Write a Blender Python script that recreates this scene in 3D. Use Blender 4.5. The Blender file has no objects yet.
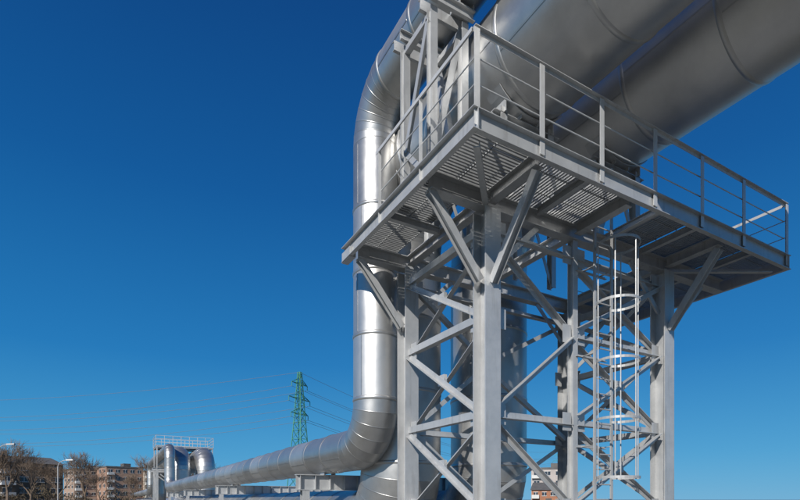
import bpy, bmesh, math, random
from mathutils import Vector, Matrix
random.seed(7)
H = 1.9   # eye height above ground
col = bpy.context.scene.collection

# ------------------------------------------------------------ materials
def new_mat(name):
    m = bpy.data.materials.new(name); m.use_nodes = True
    nt = m.node_tree
    return m, nt, nt.nodes['Principled BSDF']

def noise_mat(name, c1, c2, scale=3.0, rough=0.6, metallic=0.0, bump=0.0, detail=6, bscale=None, rvar=0.0, stain=None):
    m, nt, b = new_mat(name)
    tc = nt.nodes.new('ShaderNodeTexCoord')
    src = tc.outputs['Object']
    n = nt.nodes.new('ShaderNodeTexNoise'); n.inputs['Scale'].default_value = scale; n.inputs['Detail'].default_value = detail
    n.inputs['Roughness'].default_value = 0.65
    nt.links.new(src, n.inputs['Vector'])
    r = nt.nodes.new('ShaderNodeValToRGB')
    r.color_ramp.elements[0].position = 0.3; r.color_ramp.elements[1].position = 0.7
    r.color_ramp.elements[0].color = (*c1, 1); r.color_ramp.elements[1].color = (*c2, 1)
    nt.links.new(n.outputs['Fac'], r.inputs['Fac'])
    out = r.outputs['Color']
    if stain:
        mp = nt.nodes.new('ShaderNodeMapping'); mp.inputs['Scale'].default_value = (7, 7, 0.7)
        nt.links.new(src, mp.inputs['Vector'])
        n3 = nt.nodes.new('ShaderNodeTexNoise'); n3.inputs['Scale'].default_value = 1.6; n3.inputs['Detail'].default_value = 7
        nt.links.new(mp.outputs['Vector'], n3.inputs['Vector'])
        r3 = nt.nodes.new('ShaderNodeValToRGB'); r3.color_ramp.elements[0].position = .55; r3.color_ramp.elements[1].position = .78
        r3.color_ramp.elements[0].color = (0, 0, 0, 1); r3.color_ramp.elements[1].color = (.5, .5, .5, 1)
        nt.links.new(n3.outputs['Fac'], r3.inputs['Fac'])
        mx = nt.nodes.new('ShaderNodeMixRGB'); mx.inputs['Color2'].default_value = (*stain, 1)
        nt.links.new(r3.outputs['Color'], mx.inputs['Fac']); nt.links.new(out, mx.inputs['Color1']); out = mx.outputs['Color']
    nt.links.new(out, b.inputs['Base Color'])
    b.inputs['Roughness'].default_value = rough; b.inputs['Metallic'].default_value = metallic
    if rvar:
        mr = nt.nodes.new('ShaderNodeMapRange')
        mr.inputs['To Min'].default_value = rough - rvar; mr.inputs['To Max'].default_value = rough + rvar
        nt.links.new(n.outputs['Fac'], mr.inputs['Value']); nt.links.new(mr.outputs['Result'], b.inputs['Roughness'])
    if bump:
        n2 = nt.nodes.new('ShaderNodeTexNoise'); n2.inputs['Scale'].default_value = bscale or scale * 4; n2.inputs['Detail'].default_value = 4
        nt.links.new(tc.outputs['Object'], n2.inputs['Vector'])
        bp = nt.nodes.new('ShaderNodeBump'); bp.inputs['Strength'].default_value = bump; bp.inputs['Distance'].default_value = 0.02
        nt.links.new(n2.outputs['Fac'], bp.inputs['Height']); nt.links.new(bp.outputs['Normal'], b.inputs['Normal'])
    return m

def cladding():
    m, nt, b = new_mat('galvanised_cladding')
    at = nt.nodes.new('ShaderNodeAttribute'); at.attribute_name = 'tone'
    tc = nt.nodes.new('ShaderNodeTexCoord')
    n = nt.nodes.new('ShaderNodeTexNoise'); n.inputs['Scale'].default_value = 2.2; n.inputs['Detail'].default_value = 9
    n.inputs['Roughness'].default_value = .7
    nt.links.new(tc.outputs['Object'], n.inputs['Vector'])
    add = nt.nodes.new('ShaderNodeMath'); add.operation = 'MULTIPLY_ADD'
    nt.links.new(n.outputs['Fac'], add.inputs[0]); add.inputs[1].default_value = 0.8
    nt.links.new(at.outputs['Fac'], add.inputs[2])
    r = nt.nodes.new('ShaderNodeValToRGB')
    r.color_ramp.elements[0].position = 0.2; r.color_ramp.elements[1].position = 1.0
    r.color_ramp.elements[0].color = (0.41, 0.41, 0.405, 1); r.color_ramp.elements[1].color = (0.63, 0.625, 0.61, 1)
    nt.links.new(add.outputs[0], r.inputs['Fac']); nt.links.new(r.outputs['Color'], b.inputs['Base Color'])
    b.inputs['Metallic'].default_value = 0.85
    mr = nt.nodes.new('ShaderNodeMapRange'); mr.inputs['From Max'].default_value = 1.2
    mr.inputs['To Min'].default_value = 0.30; mr.inputs['To Max'].default_value = 0.50
    nt.links.new(add.outputs[0], mr.inputs['Value']); nt.links.new(mr.outputs['Result'], b.inputs['Roughness'])
    n2 = nt.nodes.new('ShaderNodeTexNoise'); n2.inputs['Scale'].default_value = 1.6; n2.inputs['Detail'].default_value = 2
    nt.links.new(tc.outputs['Object'], n2.inputs['Vector'])
    bp = nt.nodes.new('ShaderNodeBump'); bp.inputs['Strength'].default_value = 0.4; bp.inputs['Distance'].default_value = 0.04
    nt.links.new(n2.outputs['Fac'], bp.inputs['Height']); nt.links.new(bp.outputs['Normal'], b.inputs['Normal'])
    return m

M_CLAD = cladding()
M_PAINT = noise_mat('grey_steel_paint', (0.42, 0.43, 0.435), (0.53, 0.535, 0.535), 2.5, 0.40, 0.35, 0.15, rvar=0.08, stain=(.25, .235, .22))
M_RAIL = noise_mat('light_grey_rail_paint', (0.48, 0.485, 0.485), (0.60, 0.60, 0.59), 3.0, 0.42, 0.25, 0.1, stain=(.32, .29, .26))
M_LADDER = noise_mat('ladder_paint', (0.38, 0.385, 0.385), (0.48, 0.48, 0.475), 3.0, 0.42, 0.25, 0.1, stain=(.25, .23, .2))
M_GALV = noise_mat('galvanised_grating', (0.34, 0.35, 0.355), (0.46, 0.465, 0.465), 6.0, 0.45, 0.55, 0.1)
M_DARK = noise_mat('dark_steel', (0.06, 0.06, 0.06), (0.12, 0.11, 0.10), 5, 0.5, 0.4)
M_CONC = noise_mat('concrete', (0.24, 0.23, 0.21), (0.36, 0.35, 0.33), 3, 0.85, 0, 0.4)
M_BARK = noise_mat('bark', (0.12, 0.085, 0.06), (0.24, 0.175, 0.125), 5, 0.9)
M_TWIG = noise_mat('winter_scrub', (0.07, 0.055, 0.035), (0.16, 0.12, 0.07), 1, 0.9)
M_GREEN = noise_mat('green_pylon_paint', (0.05, 0.22, 0.13), (0.08, 0.30, 0.18), 1, 0.5)
M_WIRE = noise_mat('aluminium_wire', (0.16, 0.19, 0.22), (0.22, 0.25, 0.28), 1, 0.5)
M_GLASS = noise_mat('window_glass', (0.02, 0.03, 0.04), (0.05, 0.06, 0.08), 0.6, 0.12)
M_WHITE = noise_mat('white_frame', (0.5, 0.5, 0.48), (0.62, 0.62, 0.6), 1, 0.6)
M_ROOF = noise_mat('roof_felt', (0.08, 0.08, 0.08), (0.14, 0.13, 0.12), 1, 0.8)
M_LAMP = noise_mat('lamp_housing', (0.3, 0.3, 0.3), (0.4, 0.4, 0.4), 2, 0.4)

# ------------------------------------------------------------ mesh helpers
def finish(bm, name, mats, parent=None, smooth=False, loc=None):
    bmesh.ops.recalc_face_normals(bm, faces=bm.faces)
    me = bpy.data.meshes.new(name); bm.to_mesh(me); bm.free()
    for m in (mats if isinstance(mats, (list, tuple)) else [mats]): me.materials.append(m)
    if smooth:
        for p in me.polygons: p.use_smooth = True
    ob = bpy.data.objects.new(name, me); col.objects.link(ob)
    if parent: ob.parent = parent
    if loc: ob.location = loc
    return ob

def empty(name, loc=(0, 0, 0), rotz=0):
    e = bpy.data.objects.new(name, None); e.location = loc; e.rotation_euler = (0, 0, rotz); col.objects.link(e); return e

def prism(bm, p0, p1, prof, up=(0, 0, 1), mat=0):
    p0 = Vector(p0); p1 = Vector(p1); d = (p1 - p0).normalized(); up = Vector(up)
    if abs(d.dot(up)) > 0.98: up = Vector((0, 1, 0))
    s = d.cross(up).normalized(); t = s.cross(d).normalized()
    a = [bm.verts.new(p0 + s * x + t * y) for x, y in prof]
    b = [bm.verts.new(p1 + s * x + t * y) for x, y in prof]
    n = len(prof)
    fs = [bm.faces.new(a), bm.faces.new(b[::-1])]
    for i in range(n):
        fs.append(bm.faces.new((a[i], b[i], b[(i + 1) % n], a[(i + 1) % n])))
    for f in fs: f.material_index = mat

def rect(w, h): return [(-w/2, -h/2), (w/2, -h/2), (w/2, h/2), (-w/2, h/2)]
def circ(r, n=10): return [(r*math.cos(2*math.pi*i/n), r*math.sin(2*math.pi*i/n)) for i in range(n)]
def ell(w, h, t=0.012, fx=1, fy=1):
    pr = [(0, 0), (w, 0), (w, t), (t, t), (t, h), (0, h)]
    return [(fx*(x - w/2), fy*(y - h/2)) for x, y in pr]
def ibeam(w, h, tf=0.02, tw=0.014):
    a, b = w/2, h/2
    return [(-a, -b), (a, -b), (a, -b+tf), (tw/2, -b+tf), (tw/2, b-tf), (a, b-tf), (a, b), (-a, b), (-a, b-tf), (-tw/2, b-tf), (-tw/2, -b+tf), (-a, -b+tf)]
def chan(w, h, t=0.012, f=1):
    pr = [(0, 0), (w, 0), (w, t), (t, t), (t, h-t), (w, h-t), (w, h), (0, h)]
    return [(f*x, y - h/2) for x, y in pr]
def box(bm, c, s, mat=0):
    c = Vector(c); x, y, z = s[0]/2, s[1]/2, s[2]/2
    v = [bm.verts.new(c + Vector(q)) for q in ((-x,-y,-z),(x,-y,-z),(x,y,-z),(-x,y,-z),(-x,-y,z),(x,-y,z),(x,y,z),(-x,y,z))]
    for q in ((0,1,2,3),(7,6,5,4),(0,4,5,1),(1,5,6,2),(2,6,7,3),(3,7,4,0)):
        bm.faces.new([v[i] for i in q]).material_index = mat

# ------------------------------------------------------------ pipes
def pipe(name, X, R, pts, bend, sheet=1.25, seg=72, gores=7):
    """pts: polyline of (y,z) corners, right-angle elbows of radius bend"""
    bm = bmesh.new(); tone = bm.verts.layers.float.new('tone')
    P = [Vector((0, a, b)) for a, b in pts]
    segs = []
    cur = P[0]
    for i in range(1, len(P)):
        d = (P[i] - P[i-1]).normalized()
        last = i == len(P) - 1
        end = P[i] if last else P[i] - d * bend
        L = (end - cur).length; n = max(1, round(L / sheet))
        for k in range(n):
            segs.append((cur.lerp(end, k/n), d, cur.lerp(end, (k+1)/n), d, False))
        if not last:
            d2 = (P[i+1] - P[i]).normalized(); c = end + d2 * bend
            f = lambda a: (c - d2*bend*math.cos(a) + d*bend*math.sin(a), d*math.cos(a) + d2*math.sin(a))
            for k in range(gores):
                a0, a1 = [math.pi/2*q/gores for q in (k, k+1)]
                q0, q1 = f(a0), f(a1)
                segs.append((q0[0], q0[1], q1[0], q1[1], True))
            cur = f(math.pi/2)[0]
    def ring(p, t, r, tv):
        n = Vector((0, -t.z, t.y)); out = []
        for j in range(seg):
            a = 2*math.pi*j/seg
            v = bm.verts.new(Vector((X, 0, 0)) + p + Vector((1, 0, 0))*r*math.cos(a) + n*r*math.sin(a)); v[tone] = tv
            out.append(v)
        return out
    def skin(a, b):
        for j in range(seg):
            bm.faces.new((a[j], a[(j+1) % seg], b[(j+1) % seg], b[j])).smooth = True
    for i, (p0, t0, p1, t1, el) in enumerate(segs):
        tv = random.random() * (0.25 if el else 0.6)
        rr = R * (1 + 0.003 * (i % 2))
        skin(ring(p0, t0, rr, tv), ring(p1, t1, rr, tv))
        w = 0.012 if el else 0.045
        bd = 0.003 if el else 0.014
        a = ring(p1 - t1*w, t1, rr, tv*0.5); b = ring(p1 - t1*w*0.6, t1, R*1.003+bd, tv*0.5)
        c = ring(p1 + t1*w*0.6, t1, R*1.003+bd, tv*0.5); d = ring(p1 + t1*w, t1, R*0.998, tv*0.5)
        skin(a, b); skin(b, c); skin(c, d)
        if not el and (p1-p0).length > 0.4:
            n = Vector((0, -t0.z, t0.y)); ang = math.radians(205 if i % 2 else 190)
            u = Vector((1, 0, 0))*math.cos(ang) + n*math.sin(ang)
            prism(bm, Vector((X,0,0)) + p0 + t0*0.05 + u*(rr+0.002), Vector((X,0,0)) + p1 - t0*0.06 + u*(rr+0.002), rect(0.025, 0.008), up=u)
    me = bpy.data.meshes.new(name); bm.to_mesh(me); bm.free(); me.materials.append(M_CLAD)
    ob = bpy.data.objects.new(name, me); col.objects.link(ob)
    return ob

XA, RA = 5.15, 0.5
XB, XC, RB = 6.36, 8.80, 1.0
zA, zB = 8.77 + H, 7.65 + H
lA, lB = 1.2 + H, -0.72 + H
pipe('insulated_steel_pipe', XA, RA, [(-70, zA), (10.2, zA), (10.2, lA), (56, lA), (56, 5.2+H), (84, 5.2+H), (84, lA), (150, lA)], 1.0)
pipe('insulated_steel_pipe', XB, RB, [(-70, zB), (11.2, zB), (11.2, lB), (58, lB), (58, 4.7+H), (86, 4.7+H), (86, lB), (150, lB)], 1.6, sheet=1.6, gores=9)
pipe('insulated_steel_pipe', XC, RB, [(-70, zB), (10.75, zB), (10.75, lB), (58, lB), (58, 4.7+H), (86, 4.7+H), (86, lB), (150, lB)], 1.6, sheet=1.6, gores=9)

# ------------------------------------------------------------ support tower
tower = empty('pipe_support_tower')
X1, X2, Y1, Y2, XM = 5.5, 10.27, 6.76, 9.38, 7.55
PX0, PX1, PY0, PY1 = 4.245, 12.55, 5.465, 9.83
F = 5.19 + H      # floor level
BT = F - 0.05     # beam tops
BB = BT - 0.30

bm = bmesh.new()
for x in (X1, X2):
    for y in (Y1, Y2):
        prism(bm, (x, y, 0.25), (x, y, BB), ibeam(0.32, 0.34, 0.024, 0.016), up=(0, 1, 0))
        box(bm, (x, y, 0.235), (0.5, 0.5, 0.03))
finish(bm, 'columns', M_PAINT, tower)
bm = bmesh.new()
for x in (X1, X2):
    for y in (Y1, Y2): box(bm, (x, y, 0.05), (0.9, 0.9, 0.34))
finish(bm, 'footings', M_CONC, tower)

# bracing
lev = [0.5, 1.75, 3.35, 4.98, 6.45]
bm = bmesh.new()
def brace(p0, p1, up, w=0.11, fx=1):
    prism(bm, p0, p1, ell(w, w, 0.012, fx), up=up)
def xface(pa, pb, nrm, single=0):
    nrm = Vector(nrm)
    for i in range(len(lev)):
        z = lev[i]
        a = Vector((*pa, z)) ; b = Vector((*pb, z))
        if not (single and i == 3):
            brace(a + nrm*0.02, b + nrm*0.02, (0, 0, 1), 0.13)
        if i < len(lev)-1:
            z2 = lev[i+1]
            a2 = Vector((*pa, z2)); b2 = Vector((*pb, z2)); m = 0.09
            dz = Vector((0, 0, m))
            alt = (i + single) % 2
            if not single or alt:
                brace(a + dz + nrm*0.09, b2 - dz + nrm*0.09, nrm, 0.1)
            if not single or not alt:
                brace(b + dz - nrm*0.07, a2 - dz - nrm*0.07, nrm, 0.1, -1)
            c = (a + b2)/2
            if not single: prism(bm, c - nrm*0.03, c + nrm*0.04, rect(0.2, 0.2))
        for e, s in ((a, 1), (b, -1)):
            d = (b - a).normalized()*s
            prism(bm, e + d*0.12 + nrm*0.028 - Vector((0,0,0.17)), e + d*0.12 + nrm*0.028 + Vector((0,0,0.17)), rect(0.22, 0.010) if abs(nrm.y) > .5 else rect(0.010, 0.22), up=(0,1,0))
hw = 0.16
xface((X1+hw, Y1), (XM-0.06, Y1), (0, -1, 0), 1)
xface((XM+0.06, Y1), (X2-hw, Y1), (0, -1, 0), 0)
xface((X1+hw, Y2), (XM-0.06, Y2), (0, 1, 0), 1)
xface((XM+0.06, Y2), (X2-hw, Y2), (0, 1, 0), 2)
for x, nx in ((X1, -1), (X2, 1)):
    xface((x, Y1+hw+.01), (x, Y2-hw-.01), (nx, 0, 0))
finish(bm, 'braces', M_PAINT, tower)
bm = bmesh.new()
for y in (Y1, Y2):
    prism(bm, (XM, y, 0.1), (XM, y, BB), ibeam(0.12, 0.14, 0.01, 0.008), up=(0, 1, 0))
finish(bm, 'intermediate_posts', M_PAINT, tower)

# platform beams
bm = bmesh.new()
ib = ibeam(0.2, 0.28, 0.018, 0.012)
zc = BT - 0.15
for y in (Y1, Y2):
    prism(bm, (PX0+0.09, y, zc), (PX1-0.09, y, zc), ib)
ib2 = ibeam(0.16, 0.2, 0.014, 0.01)
for x in (X1, XM, X2):
    for a, b in ((PY0+0.09, Y1-0.11), (Y1+0.11, Y2-0.11)):
        prism(bm, (x, a, zc+0.03), (x, b, zc+0.03), ib2)
for x in (X1+1.05, 8.35, 9.45, 11.4):
    prism(bm, (x, PY0+0.09, BT-0.07), (x, Y1-0.11, BT-0.07), ibeam(0.09, 0.12, 0.01, 0.008))
prism(bm, (11.4, Y1+.11, BT-0.07), (11.4, Y2-.11, BT-0.07), ibeam(0.09, 0.12, 0.01, 0.008))
for y in (8.05,):
    prism(bm, (PX0+0.09, y, BT-0.07), (X1-.09, y, BT-0.07), ibeam(0.09, 0.12, 0.01, 0.008))
    prism(bm, (X2+.09, y, BT-0.07), (PX1-.09, y, BT-0.07), ibeam(0.09, 0.12, 0.01, 0.008))
hC = 0.30
prism(bm, (PX0, PY0, F-hC/2+0.02), (PX1, PY0, F-hC/2+0.02), chan(0.085, hC, 0.012, 1))
prism(bm, (PX0-0.0, PY1, F-hC/2+0.023), (PX0-0.0, PY0-0.085, F-hC/2+0.023), chan(0.085, hC, 0.012, 1))
prism(bm, (PX1, PY0-0.085, F-hC/2+0.023), (PX1, Y2+.2, F-hC/2+0.023), chan(0.085, hC, 0.012, 1))
prism(bm, (PX1-.02, Y2+.2, F-hC/2+0.02), (X2+.2, Y2+.2, F-hC/2+0.02), chan(0.085, hC, 0.012, 1))
prism(bm, (PX0, Y2+0.06, zc+.01), (PX0, PY1, zc+.01), rect(0.14, 0.2))
finish(bm, 'platform_beams', M_PAINT, tower)

# knee braces
bm = bmesh.new()
kp = ibeam(0.13, 0.13, 0.012, 0.01)
kz0 = BB - 1.25; kt = BT - 0.27
for x in (X1, X2):
    prism(bm, (x, Y1-.17, kz0), (x, PY0+0.12, kt), kp, up=(1, 0, 0))
for y in (Y1, Y2):
    prism(bm, (X1-.16, y, kz0+.05), (PX0+0.12, y, kt-.02), kp, up=(0, 1, 0))
    prism(bm, (X2+.16, y, kz0+.05), (PX1-0.9, y, kt-.02), kp, up=(0, 1, 0))
    for s, x in ((1, X1+.16), (-1, X2-.16)):
        prism(bm, (x, y, kz0+.35), (x+s*0.95, y, BB), ell(.1, .1, .012), up=(0, 1, 0))
prism(bm, (X1, Y2+.17, kz0), (X1, PY1-.1, kt), kp, up=(1, 0, 0))
prism(bm, (X1-.1, Y1-.1, BT-.26), (PX0+.12, PY0+.12, BT-.26), ell(.09, .09), up=(0, 0, 1))
prism(bm, (X2+.1, Y1-.1, BT-.26), (PX1-.3, PY0+.12, BT-.26), ell(.09, .09), up=(0, 0, 1))
finish(bm, 'knee_braces', M_PAINT, tower)

# grating
bm = bmesh.new()
rg = random.Random(4)
def grate(x0, x1, y0, y1, along, pitch=0.062, w=0.030, h=0.03):
    z = F - h/2 - 0.004
    if along == 'x':
        n = int((y1-y0)/pitch)
        for i in range(n):
            y = y0 + (i+.5)*(y1-y0)/n + rg.uniform(-.002, .002)
            box(bm, ((x0+x1)/2, y, z), (x1-x0, w, h))
        k = max(2, int((x1-x0)/0.6))
        for i in range(k+1):
            box(bm, (x0 + (x1-x0)*i/k, (y0+y1)/2, z-0.012), (0.012, y1-y0, 0.03))
    else:
        n = int((x1-x0)/pitch)
        for i in range(n):
            x = x0 + (i+.5)*(x1-x0)/n + rg.uniform(-.002, .002)
            box(bm, (x, (y0+y1)/2, z), (w, y1-y0, h))
        k = max(2, int((y1-y0)/0.4))
        for i in range(k+1):
            box(bm, ((x0+x1)/2, y0 + (y1-y0)*i/k, z-0.012), (x1-x0, 0.012, 0.03))
grate(PX0+.02, X1-.02, PY0+.02, Y1-.02, 'x')
grate(PX0+.02, 5.2, Y1+.02, 9.42, 'x')
hx0, hx1 = 7.62, 8.42
for a, b in ((X1, 6.53), (6.57, hx0), (hx1, 9.43), (9.47, X2)):
    grate(a+.01, b-.01, PY0+.02, Y1-.02, 'y')
grate(X2+.01, 11.38, PY0+.02, Y2+.15, 'y')
grate(11.42, PX1-.02, PY0+.02, Y2+.15, 'y')
finish(bm, 'grating_floor', M_GALV, tower)

# railing
bm = bmesh.new()
RH = 1.10
fx = [PX0, 5.43, 6.71, 8.05, 9.43, 10.85, PX1]
zt = F + RH
oy = PY0 - 0.02
for i, x in enumerate(fx):
    prism(bm, (x, oy, F-0.2), (x, oy, zt), ell(0.095, 0.06, 0.008), up=(0, 1, 0))
prism(bm, (PX0-.03, oy-.01, zt), (PX1+.03, oy-.01, zt), ell(0.06, 0.065, 0.008, 1, -1))
for h in (0.40, 0.76):
    prism(bm, (PX0, oy+.035, F+h), (PX1, oy+.035, F+h), circ(0.010, 8))
ox = PX0 - 0.02
for y in (6.85, 8.25):
    prism(bm, (ox, y, F-0.2), (ox, y, zt), ell(0.06, 0.085, 0.008), up=(0, 1, 0))
prism(bm, (ox, oy+.03, zt+.002), (ox, 8.3, zt+.002), ell(0.06, 0.06, 0.008, 1, -1))
for h in (0.40, 0.76):
    prism(bm, (ox+.035, oy, F+h), (ox+.035, 8.25, F+h), circ(0.010, 8))
ex = PX1 + 0.02
for y in (6.9, 8.3, Y2+.2):
    prism(bm, (ex, y, F-0.2), (ex, y, zt), ell(0.06, 0.085, 0.008), up=(0, 1, 0))
prism(bm, (ex, oy+.03, zt+.002), (ex, Y2+.2, zt+.002), ell(0.06, 0.06, 0.008, 1, -1))
for h in (0.40, 0.76):
    prism(bm, (ex-.035, oy, F+h), (ex-.035, Y2+.2, F+h), circ(0.010, 8))
    prism(bm, (ex-.035, Y2+.2, F+h), (X2+.3, Y2+.2, F+h), circ(0.010, 8))
prism(bm, (ex-.05, Y2+.22, zt), (X2+.3, Y2+.22, zt), ell(0.06, 0.06, 0.008, 1, -1))
prism(bm, (X2+.3, Y2+.2, F-.2), (X2+.3, Y2+.2, zt-.04), ell(0.06, 0.085, 0.008), up=(0, 1, 0))
finish(bm, 'railing', M_RAIL, tower)

# caged ladder
bm = bmesh.new()
lx, ly = 7.98, 6.42
z0, z1 = 0.35, F + 1.05
for s in (-1, 1):
    prism(bm, (lx + s*0.23, ly, z0), (lx + s*0.23, ly, z1), rect(0.055, 0.03), up=(0, 1, 0))
z = z0 + 0.15
while z < F - .02:
    prism(bm, (lx-.215, ly, z), (lx+.215, ly, z), circ(0.013, 8)); z += 0.28
hr = 0.37
zz = 2.3 ; hoops = []
while zz < F - .25: hoops.append(zz); zz += 1.05
def hp(a): return (lx + hr*math.sin(a), ly - 0.32 - hr*math.cos(a))
angs = [math.radians(-145 + 290*i/24) for i in range(25)]
for z in hoops:
    pts = [(lx-.245, ly, z)] + [(*hp(a), z) for a in angs] + [(lx+.245, ly, z)]
    for a, b in zip(pts, pts[1:]): prism(bm, a, b, rect(0.008, 0.045))
for k in range(5):
    a = math.radians(-120 + 60*k); p = hp(a)
    q = (p[0]-0.010*math.sin(a), p[1]+0.010*math.cos(a))
    prism(bm, (*q, hoops[0]-.03), (*q, hoops[-1]+.03), circ(0.011, 6))
for z in (1.2, 2.9, 4.6, 6.2):
    for s in (-1, 1): prism(bm, (lx+s*.23, ly+.015, z), (lx+s*.23, Y1-.06, z), rect(0.05, 0.01))
    prism(bm, (XM, Y1-.08, z), (lx+.4, Y1-.08, z), ell(.05, .05, .006))
finish(bm, 'caged_ladder', M_LADDER, tower)

# bents carrying the small pipe
bm = bmesh.new()
topA = zA - RA - 0.10
for y in (6.98, 7.85):
    for x in (4.55, 5.17):
        prism(bm, (x, y, F), (x, y, topA-.18), ibeam(.13, .13, .012, .009), up=(0, 1, 0))
        box(bm, (x, y, F+.012), (.24, .24, .02))
    for dy in (-.1, .1):
        prism(bm, (4.38, y+dy, topA-.09), (5.30, y+dy, topA-.09), chan(0.06, .17, .01, 1 if dy < 0 else -1))
    box(bm, (XA, y, topA+.01), (.34, .3, .02))
    for s in (-1, 1): box(bm, (XA+s*.14, y, topA+.09), (.015, .28, .14))
y = 6.98
prism(bm, (4.55, y+.1, F+.1), (5.14, y+.1, topA-.3), ell(.12, .1, .01), up=(0, 1, 0))
x = 4.55
prism(bm, (x, 7.05, topA-.3), (x, 7.78, F+.9), ell(.1, .1, .01), up=(1, 0, 0))
prism(bm, (x+.02, 7.78, F+.9), (x+.02, 7.05, F+.1), ell(.1, .1, .01), up=(1, 0, 0))
x = 5.17
prism(bm, (x, 7.05, F+.1), (x, 7.78, topA-.3), ell(.11, .11, .01), up=(1, 0, 0))
for x in (4.55, 5.17):
    prism(bm, (x, 7.05, topA-.27), (x, 7.78, topA-.27), ell(.1, .1, .01), up=(0, 0, 1))
finish(bm, 'small_pipe_bent', M_PAINT, tower)

# saddles for the big pipes
bm = bmesh.new()
for xc in (XB, XC):
    for y in (Y1, Y2-.35):
        bot = zB - RB
        for s in (-1, 1):
            prism(bm, (xc+s*.55, y, BT), (xc+s*.55, y, bot+.02), ibeam(.14, .16, .012, .01), up=(0, 1, 0))
            prism(bm, (xc+s*.5, y, BT+.1), (xc-s*.02, y, bot-.16), ell(.08, .08, .01), up=(0, 1, 0))
        prism(bm, (xc-.75, y, bot-.14), (xc+.75, y, bot-.14), ibeam(.16, .14, .012, .01))
        for i in range(12):
            a0, a1 = [math.radians(-135 + 90*q/12) for q in (i, i+1)]
            r = RB + .022
            prism(bm, (xc+r*math.cos(a0), y, zB+r*math.sin(a0)), (xc+r*math.cos(a1), y, zB+r*math.sin(a1)), rect(.018, .34), up=(0, 1, 0))
        for s in (-.55, -.2, .2, .55):
            zz = zB - math.sqrt((RB+.03)**2 - s*s)
            box(bm, (xc+s, y, (zz+bot-.07)/2), (.016, .26, max(.02, zz-(bot-.07))))
finish(bm, 'pipe_saddles', M_PAINT, tower)

# drain valve between pipes
bm = bmesh.new()
vx, vy = 5.52, 6.35
prism(bm, (XA+.2, vy, zA-.35), (vx, vy, zA-.62), circ(.07, 16))
prism(bm, (vx-.02, vy, zA-.6), (vx+.1, vy, zA-.69), circ(.13, 18))
prism(bm, (vx-.02, vy, zA-.60), (vx-.02, vy-.34, zA-.60), circ(.09, 16))
for q in (.08, .22, .33): prism(bm, (vx-.02, vy-q, zA-.60), (vx-.02, vy-q-.03, zA-.60), circ(.135, 18))
prism(bm, (vx-.02, vy-.17, zA-.56), (vx-.02, vy-.17, zA-.3), circ(.02, 8))
for i in range(16):
    a0, a1 = 2*math.pi*i/16, 2*math.pi*(i+1)/16
    prism(bm, (vx-.02+.12*math.cos(a0), vy-.17+.12*math.sin(a0), zA-.3), (vx-.02+.12*math.cos(a1), vy-.17+.12*math.sin(a1), zA-.3), circ(.012, 6))
finish(bm, 'drain_valve', M_CLAD, tower)

# ------------------------------------------------------------ low trestles
def trestle(y):
    e = empty('pipe_trestle')
    bm = bmesh.new()
    gt = lA - RA - .03; gb = gt - .42
    prism(bm, (4.25, y, (gt+gb)/2), (10.1, y, (gt+gb)/2), ibeam(.22, .42, .02, .012))
    x = 4.35
    while x < 10.1:
        box(bm, (x, y, (gt+gb)/2), (.012, .2, .37)); x += .42
    for x in (4.5, 7.58, 10.0):
        prism(bm, (x, y, .2), (x, y, gb), ibeam(.2, .2, .016, .012), up=(0, 1, 0))
    for s in (-1, 1): box(bm, (XA+s*.16, y, gt+.10), (.015, .3, .2))
    finish(bm, 'girder', M_PAINT, e)
    bm = bmesh.new()
    for x in (4.5, 7.58, 10.0): box(bm, (x, y, .08), (.55, .55, .28))
    for x in (XB, XC): box(bm, (x, y, .1), (1.1, .5, .24))
    finish(bm, 'footings', M_CONC, e)
for y in (13.1, 25, 37, 49): trestle(y)

# ------------------------------------------------------------ far expansion loop platform
def far_tower(y0, y1):
    e = empty('pipe_support_tower')
    bm = bmesh.new()
    fz = 4.7 + H - 1.0 - .35
    for x in (4.4, 10.2):
        for y in (y0, y1):
            prism(bm, (x, y, .1), (x, y, fz), ibeam(.28, .3, .02, .016), up=(0, 1, 0))
            prism(bm, (x, y, fz), (x, y, fz+2.55), rect(.12, .12), up=(0, 1, 0))
        prism(bm, (x, y0, .5), (x, y1, fz-.3), ell(.12, .12), up=(1, 0, 0)); prism(bm, (x+.05, y1, .5), (x+.05, y0, fz-.3), ell(.12, .12), up=(1, 0, 0))
        prism(bm, (x, y0, fz+2.5), (x, y1, fz+2.5), rect(.12, .12)); 
    for y in (y0, y1):
        prism(bm, (4.4, y, .5), (10.2, y, fz-.3), ell(.12, .12), up=(0, 1, 0)); prism(bm, (4.4, y+.05, fz-.3), (10.2, y+.05, .5), ell(.12, .12), up=(0, 1, 0))
        prism(bm, (3.9, y, fz), (10.7, y, fz), ibeam(.2, .3, .02, .016))
        prism(bm, (4.3, y, fz+2.5), (10.3, y, fz+2.5), ibeam(.12, .16, .02, .016))
    finish(bm, 'frame', M_PAINT, e)
    bm = bmesh.new()
    zf = fz + 2.62
    box(bm, (7.3, (y0+y1)/2, zf), (6.0, y1-y0, .05))
    for y in (y0, y1):
        for h in (.4, .75, 1.1): prism(bm, (4.3, y, zf+h), (10.3, y, zf+h), rect(.04, .04))
        for i in range(8): prism(bm, (4.3+i*.857, y, zf), (4.3+i*.857, y, zf+1.1), rect(.05, .05), up=(0, 1, 0))
    for x in (4.3, 10.3):
        for h in (.4, .75, 1.1): prism(bm, (x, y0, zf+h), (x, y1, zf+h), rect(.04, .04))
    finish(bm, 'walkway', M_RAIL, e)
far_tower(62, 66)

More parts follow.
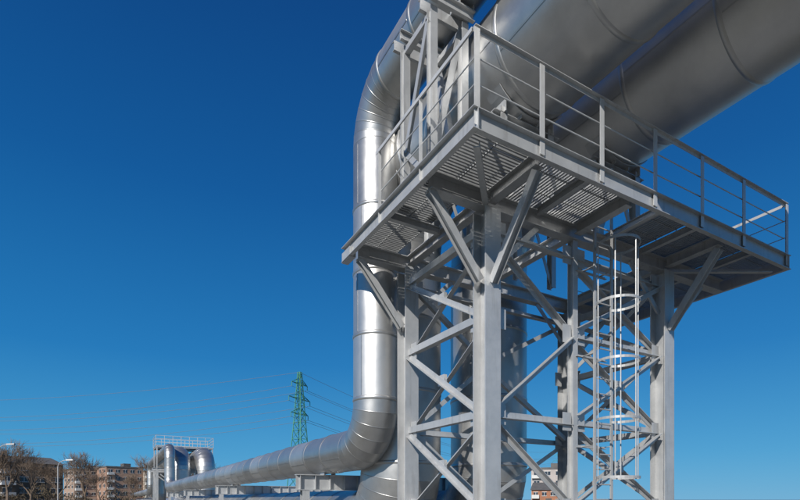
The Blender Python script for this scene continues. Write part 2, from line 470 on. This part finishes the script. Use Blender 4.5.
# ------------------------------------------------------------ pylons + lines
def pylon(loc, rotz):
    e = empty('electricity_pylon', loc, rotz)
    bm = bmesh.new(); HT = 40.0
    def hwid(z): return 2.6*(1-z/HT)**1.15 + .42 if z < 26 else 2.6*(1-26/HT)**1.15*(1-(z-26)/14)+.42
    zs = [0, 5, 9.5, 13.5, 17, 20, 22.7, 25, 27.5, 30, 32.5, 35, 37.5, HT]
    cs = lambda z: [Vector((sx*hwid(z), sy*hwid(z), z)) for sx, sy in ((-1,-1),(1,-1),(1,1),(-1,1))]
    for z0, z1 in zip(zs, zs[1:]):
        a, b = cs(z0), cs(z1)
        for i in range(4):
            j = (i+1) % 4
            prism(bm, a[i], b[i], rect(.18, .18)); prism(bm, a[i], b[j], rect(.09, .09)); prism(bm, a[j], b[i], rect(.09, .09)); prism(bm, b[i], b[j], rect(.09, .09))
    for z, L in ((27.5, 4.2), (32, 5.2), (36.5, 3.8)):
        for s in (-1, 1):
            tip = Vector((s*L, 0, z))
            for sy in (-1, 1):
                prism(bm, Vector((s*.5, sy*.5, z)), tip, rect(.14, .14)); prism(bm, Vector((s*.4, sy*.4, z+1.6)), tip, rect(.12, .12))
            prism(bm, Vector((s*(L*.5), .25, z)), Vector((s*(L*.5), -.25, z)), rect(.1, .1))
            prism(bm, Vector((s*(L*.5), 0, z)), Vector((s*L*.4, 0, z+1)), rect(.1, .1))
            prism(bm, tip, tip - Vector((0, 0, 1.3)), circ(.1, 6))
    finish(bm, 'lattice', M_GREEN, e)
    M = Matrix.Translation(loc) @ Matrix.Rotation(rotz, 4, 'Z')
    return [M @ Vector((s*L, 0, z-1.3)) for z, L in ((27.5, 4.2), (32, 5.2), (36.5, 3.8)) for s in (-1, 1)] + [M @ Vector((0, 0, HT))]
pA = pylon((49.2, 147.9, 0), math.radians(35))
pL = pylon((-89, 275, 0), math.radians(45))
pR = pylon((305, 286, 0), math.radians(-30))
bm = bmesh.new()
def line(a, b, sag):
    pts = []
    for i in range(29):
        t = i/28; p = a.lerp(b, t); p.z -= sag*4*t*(1-t); pts.append(p)
    for p, q in zip(pts, pts[1:]): prism(bm, p, q, circ(.05, 4))
for i in range(7):
    line(pA[i], pL[i], 5.5 if i < 6 else 3.5); line(pA[i], pR[i], 9)
finish(bm, 'power_line', M_WIRE)

# ------------------------------------------------------------ buildings
def building(name, loc, rotz, w, d, h, floors, cols_, wall, roof='flat'):
    e = empty(name, loc, rotz)
    MW = noise_mat(name+'_wall', tuple(c*.8 for c in wall), wall, .6, .85, 0, .2)
    bm = bmesh.new(); box(bm, (0, 0, h/2), (w, d, h)); finish(bm, 'walls', MW, e)
    bm = bmesh.new()
    if roof == 'flat':
        for s in (-1, 1):
            box(bm, (0, s*(d/2), h+.25), (w+.3, .3, .5)); box(bm, (s*(w/2), 0, h+.25), (.3, d-.3, .5))
        box(bm, (0, 0, h+.05), (w-.3, d-.3, .1)); box(bm, (w*.2, 0, h+1.0), (2.5, 3, 1.9))
    else:
        pr = [(-d/2-.4, 0), (d/2+.4, 0), (0, 2.0)]
        prism(bm, (-w/2-.3, 0, h+.01), (w/2+.3, 0, h+.01), pr)
    finish(bm, 'roof', M_ROOF, e)
    bg = bmesh.new(); bf = bmesh.new(); fh = h/floors
    def win(cx, cy, cz, ax, ww, wh):
        s = (ww, .06, wh) if ax == 'x' else (.06, ww, wh)
        box(bg, (cx, cy, cz), s)
        for dz in (-wh/2, wh/2):
            box(bf, (cx, cy, cz+dz), (ww+.2, .16, .12) if ax == 'x' else (.16, ww+.2, .12))
        box(bf, (cx, cy, cz), (.09, .12, wh-.13) if ax == 'x' else (.12, .09, wh-.13))
    for f in range(floors):
        for k in range(cols_):
            x = -w/2 + (k+.5)*w/cols_
            for s in (-1, 1): win(x, s*(d/2+.02), fh*(f+.55), 'x', w/cols_*.5, fh*.45)
        nd = max(2, int(d/3.5))
        for k in range(nd):
            y = -d/2 + (k+.5)*d/nd
            for s in (-1, 1): win(s*(w/2+.02), y, fh*(f+.55), 'y', 1.4, fh*.45)
    for f in range(1, floors):
        box(bf, (-w/2 + w/cols_*.5, -d/2-.5, fh*f+.5), (w/cols_*.85, .95, .9))
    finish(bg, 'windows', M_GLASS, e); finish(bf, 'frames', M_WHITE, e)
    bm = bmesh.new(); box(bm, (0, -d/2-.07, 1.1), (1.4, .12, 2.2)); finish(bm, 'door', M_DARK, e)
rz = math.radians(20)
building('apartment_block', (-8.5, 222, 0), rz, 10, 11, 12.6, 5, 4, (.38, .28, .22))
building('apartment_block', (2.5, 217, 0), rz, 12.5, 12, 13.4, 5, 5, (.38, .24, .175))
building('apartment_block', (14, 220, 0), rz, 11, 12, 12.2, 5, 4, (.46, .39, .32))
building('office_building', (-19, 150, 0), math.radians(28), 13, 14, 10.2, 4, 4, (.15, .11, .08), 'gable')
building('apartment_block', (-40, 232, 0), rz, 30, 12, 12, 5, 10, (.40, .30, .24))
building('apartment_block', (112, 109, 0), math.radians(-50), 9, 12, 10.5, 4, 3, (.46, .41, .38))
building('warehouse', (96, 93, 0), math.radians(-50), 8, 12, 4.2, 2, 4, (.36, .16, .09), 'gable')
building('apartment_block', (36, 214, 0), rz, 16, 12, 11, 4, 6, (.46, .36, .28))

# ------------------------------------------------------------ bare trees
def tree_mesh(seed, Ht):
    rnd = random.Random(seed); bm = bmesh.new()
    def seg(a, b, r0, r1, n):
        d = (b-a).normalized(); up = Vector((0, 0, 1)) if abs(d.z) < .9 else Vector((1, 0, 0))
        s = d.cross(up).normalized(); t = s.cross(d)
        A = [bm.verts.new(a + (s*math.cos(q)+t*math.sin(q))*r0) for q in [2*math.pi*i/n for i in range(n)]]
        B = [bm.verts.new(b + (s*math.cos(q)+t*math.sin(q))*r1) for q in [2*math.pi*i/n for i in range(n)]]
        for i in range(n): bm.faces.new((A[i], A[(i+1)%n], B[(i+1)%n], B[i]))
    def grow(p, d, L, r, lv):
        n = 6 if lv < 2 else 3; k = 3 if lv < 3 else 2
        q = p; dd = d.copy()
        pts = [p]
        for i in range(k):
            dd = (dd + Vector((rnd.uniform(-1,1), rnd.uniform(-1,1), rnd.uniform(-.1,.8)))*(.10 if lv == 0 else .2)).normalized()
            q2 = q + dd*L/k; ra = r*(1-.45*i/k); rb = r*(1-.45*(i+1)/k)
            seg(q, q2, ra, rb, n); q = q2; pts.append(q)
        if lv >= 6: return
        nc = 4 if lv < 2 else 3
        for c in range(nc):
            ang = rnd.uniform(.25, .75); az = rnd.uniform(0, 2*math.pi)
            s = dd.cross(Vector((math.cos(az), math.sin(az), .2))).normalized()
            nd = (dd*math.cos(ang) + s*math.sin(ang) + Vector((0, 0, .15))).normalized()
            st = pts[-1] if c == 0 else pts[-1].lerp(pts[-2], rnd.uniform(0, .9))
            grow(st, nd, L*rnd.uniform(.68, .88), max(r*.58*rnd.uniform(.65, 1), .015), lv+1)
    grow(Vector((0, 0, 0)), Vector((0, 0, 1)), Ht*.25, Ht*.022, 0)
    zm = max(v.co.z for v in bm.verts)
    bmesh.ops.scale(bm, vec=(Ht/zm,)*3, verts=bm.verts)
    me = bpy.data.meshes.new('bare_tree'); bm.to_mesh(me); bm.free(); me.materials.append(M_BARK); return me
tms = [tree_mesh(s, 10) for s in (3, 11, 29)]
def tree(x, y, h, k=0):
    o = bpy.data.objects.new('bare_tree', tms[k % 3]); o.location = (x, y, 0); o.scale = (h/10*1.0,)*3
    o.rotation_euler = (0, 0, random.uniform(0, 6.28)); col.objects.link(o)
for i, (x, y, h) in enumerate([(-15.8, 112.3, 13), (-12.6, 113, 10), (-5.3, 140.8, 13.5), (8.5, 133.5, 13), (-9.5, 128, 10), (-19, 118, 12),
                               (-22, 125, 12), (18, 140, 11), (23, 138, 12), (14, 146, 9), (-2, 126, 8.0), (4.5, 128, 8)]):
    tree(x, y, h, i)
bm = bmesh.new(); rnd = random.Random(5)
for i in range(9000):
    t = rnd.random(); x = -60 + 110*t; y = 128 + 22*t + rnd.uniform(-5, 5) ; x += rnd.uniform(-2, 2)
    hmax = 3.2 + 1.2*math.sin(x*.35) + .8*math.sin(x*.9+1)
    z = rnd.uniform(0, max(.8, hmax)); L = rnd.uniform(.4, 1.3)
    d = Vector((rnd.uniform(-1,1), rnd.uniform(-1,1), rnd.uniform(.2,1.2))).normalized()*L
    p = Vector((x, y, z)); s = d.cross(Vector((rnd.uniform(-1,1), rnd.uniform(-1,1), 1))).normalized()*rnd.uniform(.04, .12)
    bm.faces.new([bm.verts.new(p-s), bm.verts.new(p+s), bm.verts.new(p+d)])
me = bpy.data.meshes.new('distant_scrub'); bm.to_mesh(me); bm.free(); me.materials.append(M_TWIG)
col.objects.link(bpy.data.objects.new('distant_scrub', me))

# ------------------------------------------------------------ street lamps
def lamp(x, y, h, rz):
    e = empty('street_lamp', (x, y, 0), rz); bm = bmesh.new()
    prism(bm, (0, 0, 0), (0, 0, h-.9), circ(.08, 10)); prism(bm, (0, 0, 0), (0, 0, 1.1), circ(.13, 10))
    pts = [Vector((1.1*(1-math.cos(a)), 0, h-.9+.9*math.sin(a))) for a in [math.radians(9*i) for i in range(11)]]
    for a, b in zip(pts, pts[1:]): prism(bm, a, b, circ(.05, 8), up=(0, 1, 0))
    finish(bm, 'pole', M_LAMP, e)
    bm = bmesh.new(); prism(bm, (1.05, 0, h), (1.9, 0, h+.03), [(-.16, -.05), (.16, -.05), (.12, .1), (-.12, .1)])
    finish(bm, 'lamp_head', M_LAMP, e)
lamp(-6.3, 83.9, 7.3, math.radians(-20)); lamp(-10.6, 69, 7.8, math.radians(-30))

# ------------------------------------------------------------ ground
def ground_mat():
    m, nt, b = new_mat('winter_grass')
    tc = nt.nodes.new('ShaderNodeTexCoord')
    n1 = nt.nodes.new('ShaderNodeTexNoise'); n1.inputs['Scale'].default_value = .12; n1.inputs['Detail'].default_value = 10
    n2 = nt.nodes.new('ShaderNodeTexNoise'); n2.inputs['Scale'].default_value = 6; n2.inputs['Detail'].default_value = 8
    nt.links.new(tc.outputs['Object'], n1.inputs['Vector']); nt.links.new(tc.outputs['Object'], n2.inputs['Vector'])
    r1 = nt.nodes.new('ShaderNodeValToRGB'); r1.color_ramp.elements[0].position = .35; r1.color_ramp.elements[1].position = .65
    r1.color_ramp.elements[0].color = (.085, .088, .065, 1); r1.color_ramp.elements[1].color = (.14, .132, .11, 1)
    nt.links.new(n1.outputs['Fac'], r1.inputs['Fac'])
    nt.links.new(r1.outputs['Color'], b.inputs['Base Color']); b.inputs['Roughness'].default_value = .95
    bp = nt.nodes.new('ShaderNodeBump'); bp.inputs['Strength'].default_value = .8; nt.links.new(n2.outputs['Fac'], bp.inputs['Height'])
    nt.links.new(bp.outputs['Normal'], b.inputs['Normal'])
    return m
bm = bmesh.new(); S = 6000
bm.faces.new([bm.verts.new(p) for p in ((-S, -S, 0), (S, -S, 0), (S, S, 0), (-S, S, 0))])
finish(bm, 'ground', ground_mat())
bm = bmesh.new()
bm.faces.new([bm.verts.new(p) for p in ((2.5, -20, .004), (12.5, -20, .004), (12.5, 95, .004), (2.5, 95, .004))])
finish(bm, 'gravel_strip', noise_mat('gravel', (.12, .12, .115), (.21, .208, .20), 8, .9, 0, .8))

# ------------------------------------------------------------ light
S = Vector((-0.68, -0.48, 0.50)).normalized()
el = math.asin(S.z); az = math.atan2(S.x, S.y)
sun = bpy.data.lights.new('sun', 'SUN'); sun.energy = 5.0; sun.angle = math.radians(.5); sun.color = (1, .955, .89)
so = bpy.data.objects.new('sun', sun); so.rotation_euler = (-S).to_track_quat('-Z', 'Y').to_euler(); col.objects.link(so)
w = bpy.data.worlds.new('World'); bpy.context.scene.world = w; w.use_nodes = True
nt = w.node_tree; bg = nt.nodes['Background']
sky = nt.nodes.new('ShaderNodeTexSky'); sky.sky_type = 'NISHITA'; sky.sun_disc = False
sky.sun_elevation = el; sky.sun_rotation = az
sky.air_density = 1.0; sky.dust_density = 0.0; sky.ozone_density = 4.0; sky.altitude = 300
tc = nt.nodes.new('ShaderNodeTexCoord'); sp = nt.nodes.new('ShaderNodeSeparateXYZ')
nt.links.new(tc.outputs['Generated'], sp.inputs['Vector'])
rp = nt.nodes.new('ShaderNodeValToRGB'); nt.links.new(sp.outputs['Z'], rp.inputs['Fac'])
stops = [(0.0, (.085, .38, .66)), (.08, (.045, .32, .62)), (.25, (.008, .19, .50)), (.5, (.001, .10, .34)), (.75, (.0005, .048, .21)), (1.0, (.0005, .03, .15))]
els = rp.color_ramp.elements
els[0].position, els[0].color = stops[0][0], (*stops[0][1], 1)
els[1].position, els[1].color = stops[-1][0], (*stops[-1][1], 1)
for p, c in stops[1:-1]:
    e_ = els.new(p); e_.color = (*c, 1)
vm = nt.nodes.new('ShaderNodeVectorMath'); vm.operation = 'SCALE'; vm.inputs['Scale'].default_value = 1/0.085
nt.links.new(rp.outputs['Color'], vm.inputs[0])
mx = nt.nodes.new('ShaderNodeMixRGB'); mx.inputs['Fac'].default_value = 0.9
nt.links.new(sky.outputs['Color'], mx.inputs['Color1']); nt.links.new(vm.outputs['Vector'], mx.inputs['Color2'])
nt.links.new(mx.outputs['Color'], bg.inputs['Color'])
bg.inputs['Strength'].default_value = 0.085

# ------------------------------------------------------------ camera
cam = bpy.data.cameras.new('camera'); cam.sensor_width = 36; cam.lens = 23.0; cam.shift_y = 0.312
cam.clip_end = 20000; cam.clip_start = .05
co = bpy.data.objects.new('camera', cam); co.location = (0, 0, H); co.rotation_euler = (math.radians(90), 0, math.radians(-29.5))
col.objects.link(co); bpy.context.scene.camera = co
sc = bpy.context.scene
sc.view_settings.view_transform = 'Standard'; sc.view_settings.look = 'None'; sc.view_settings.exposure = 0
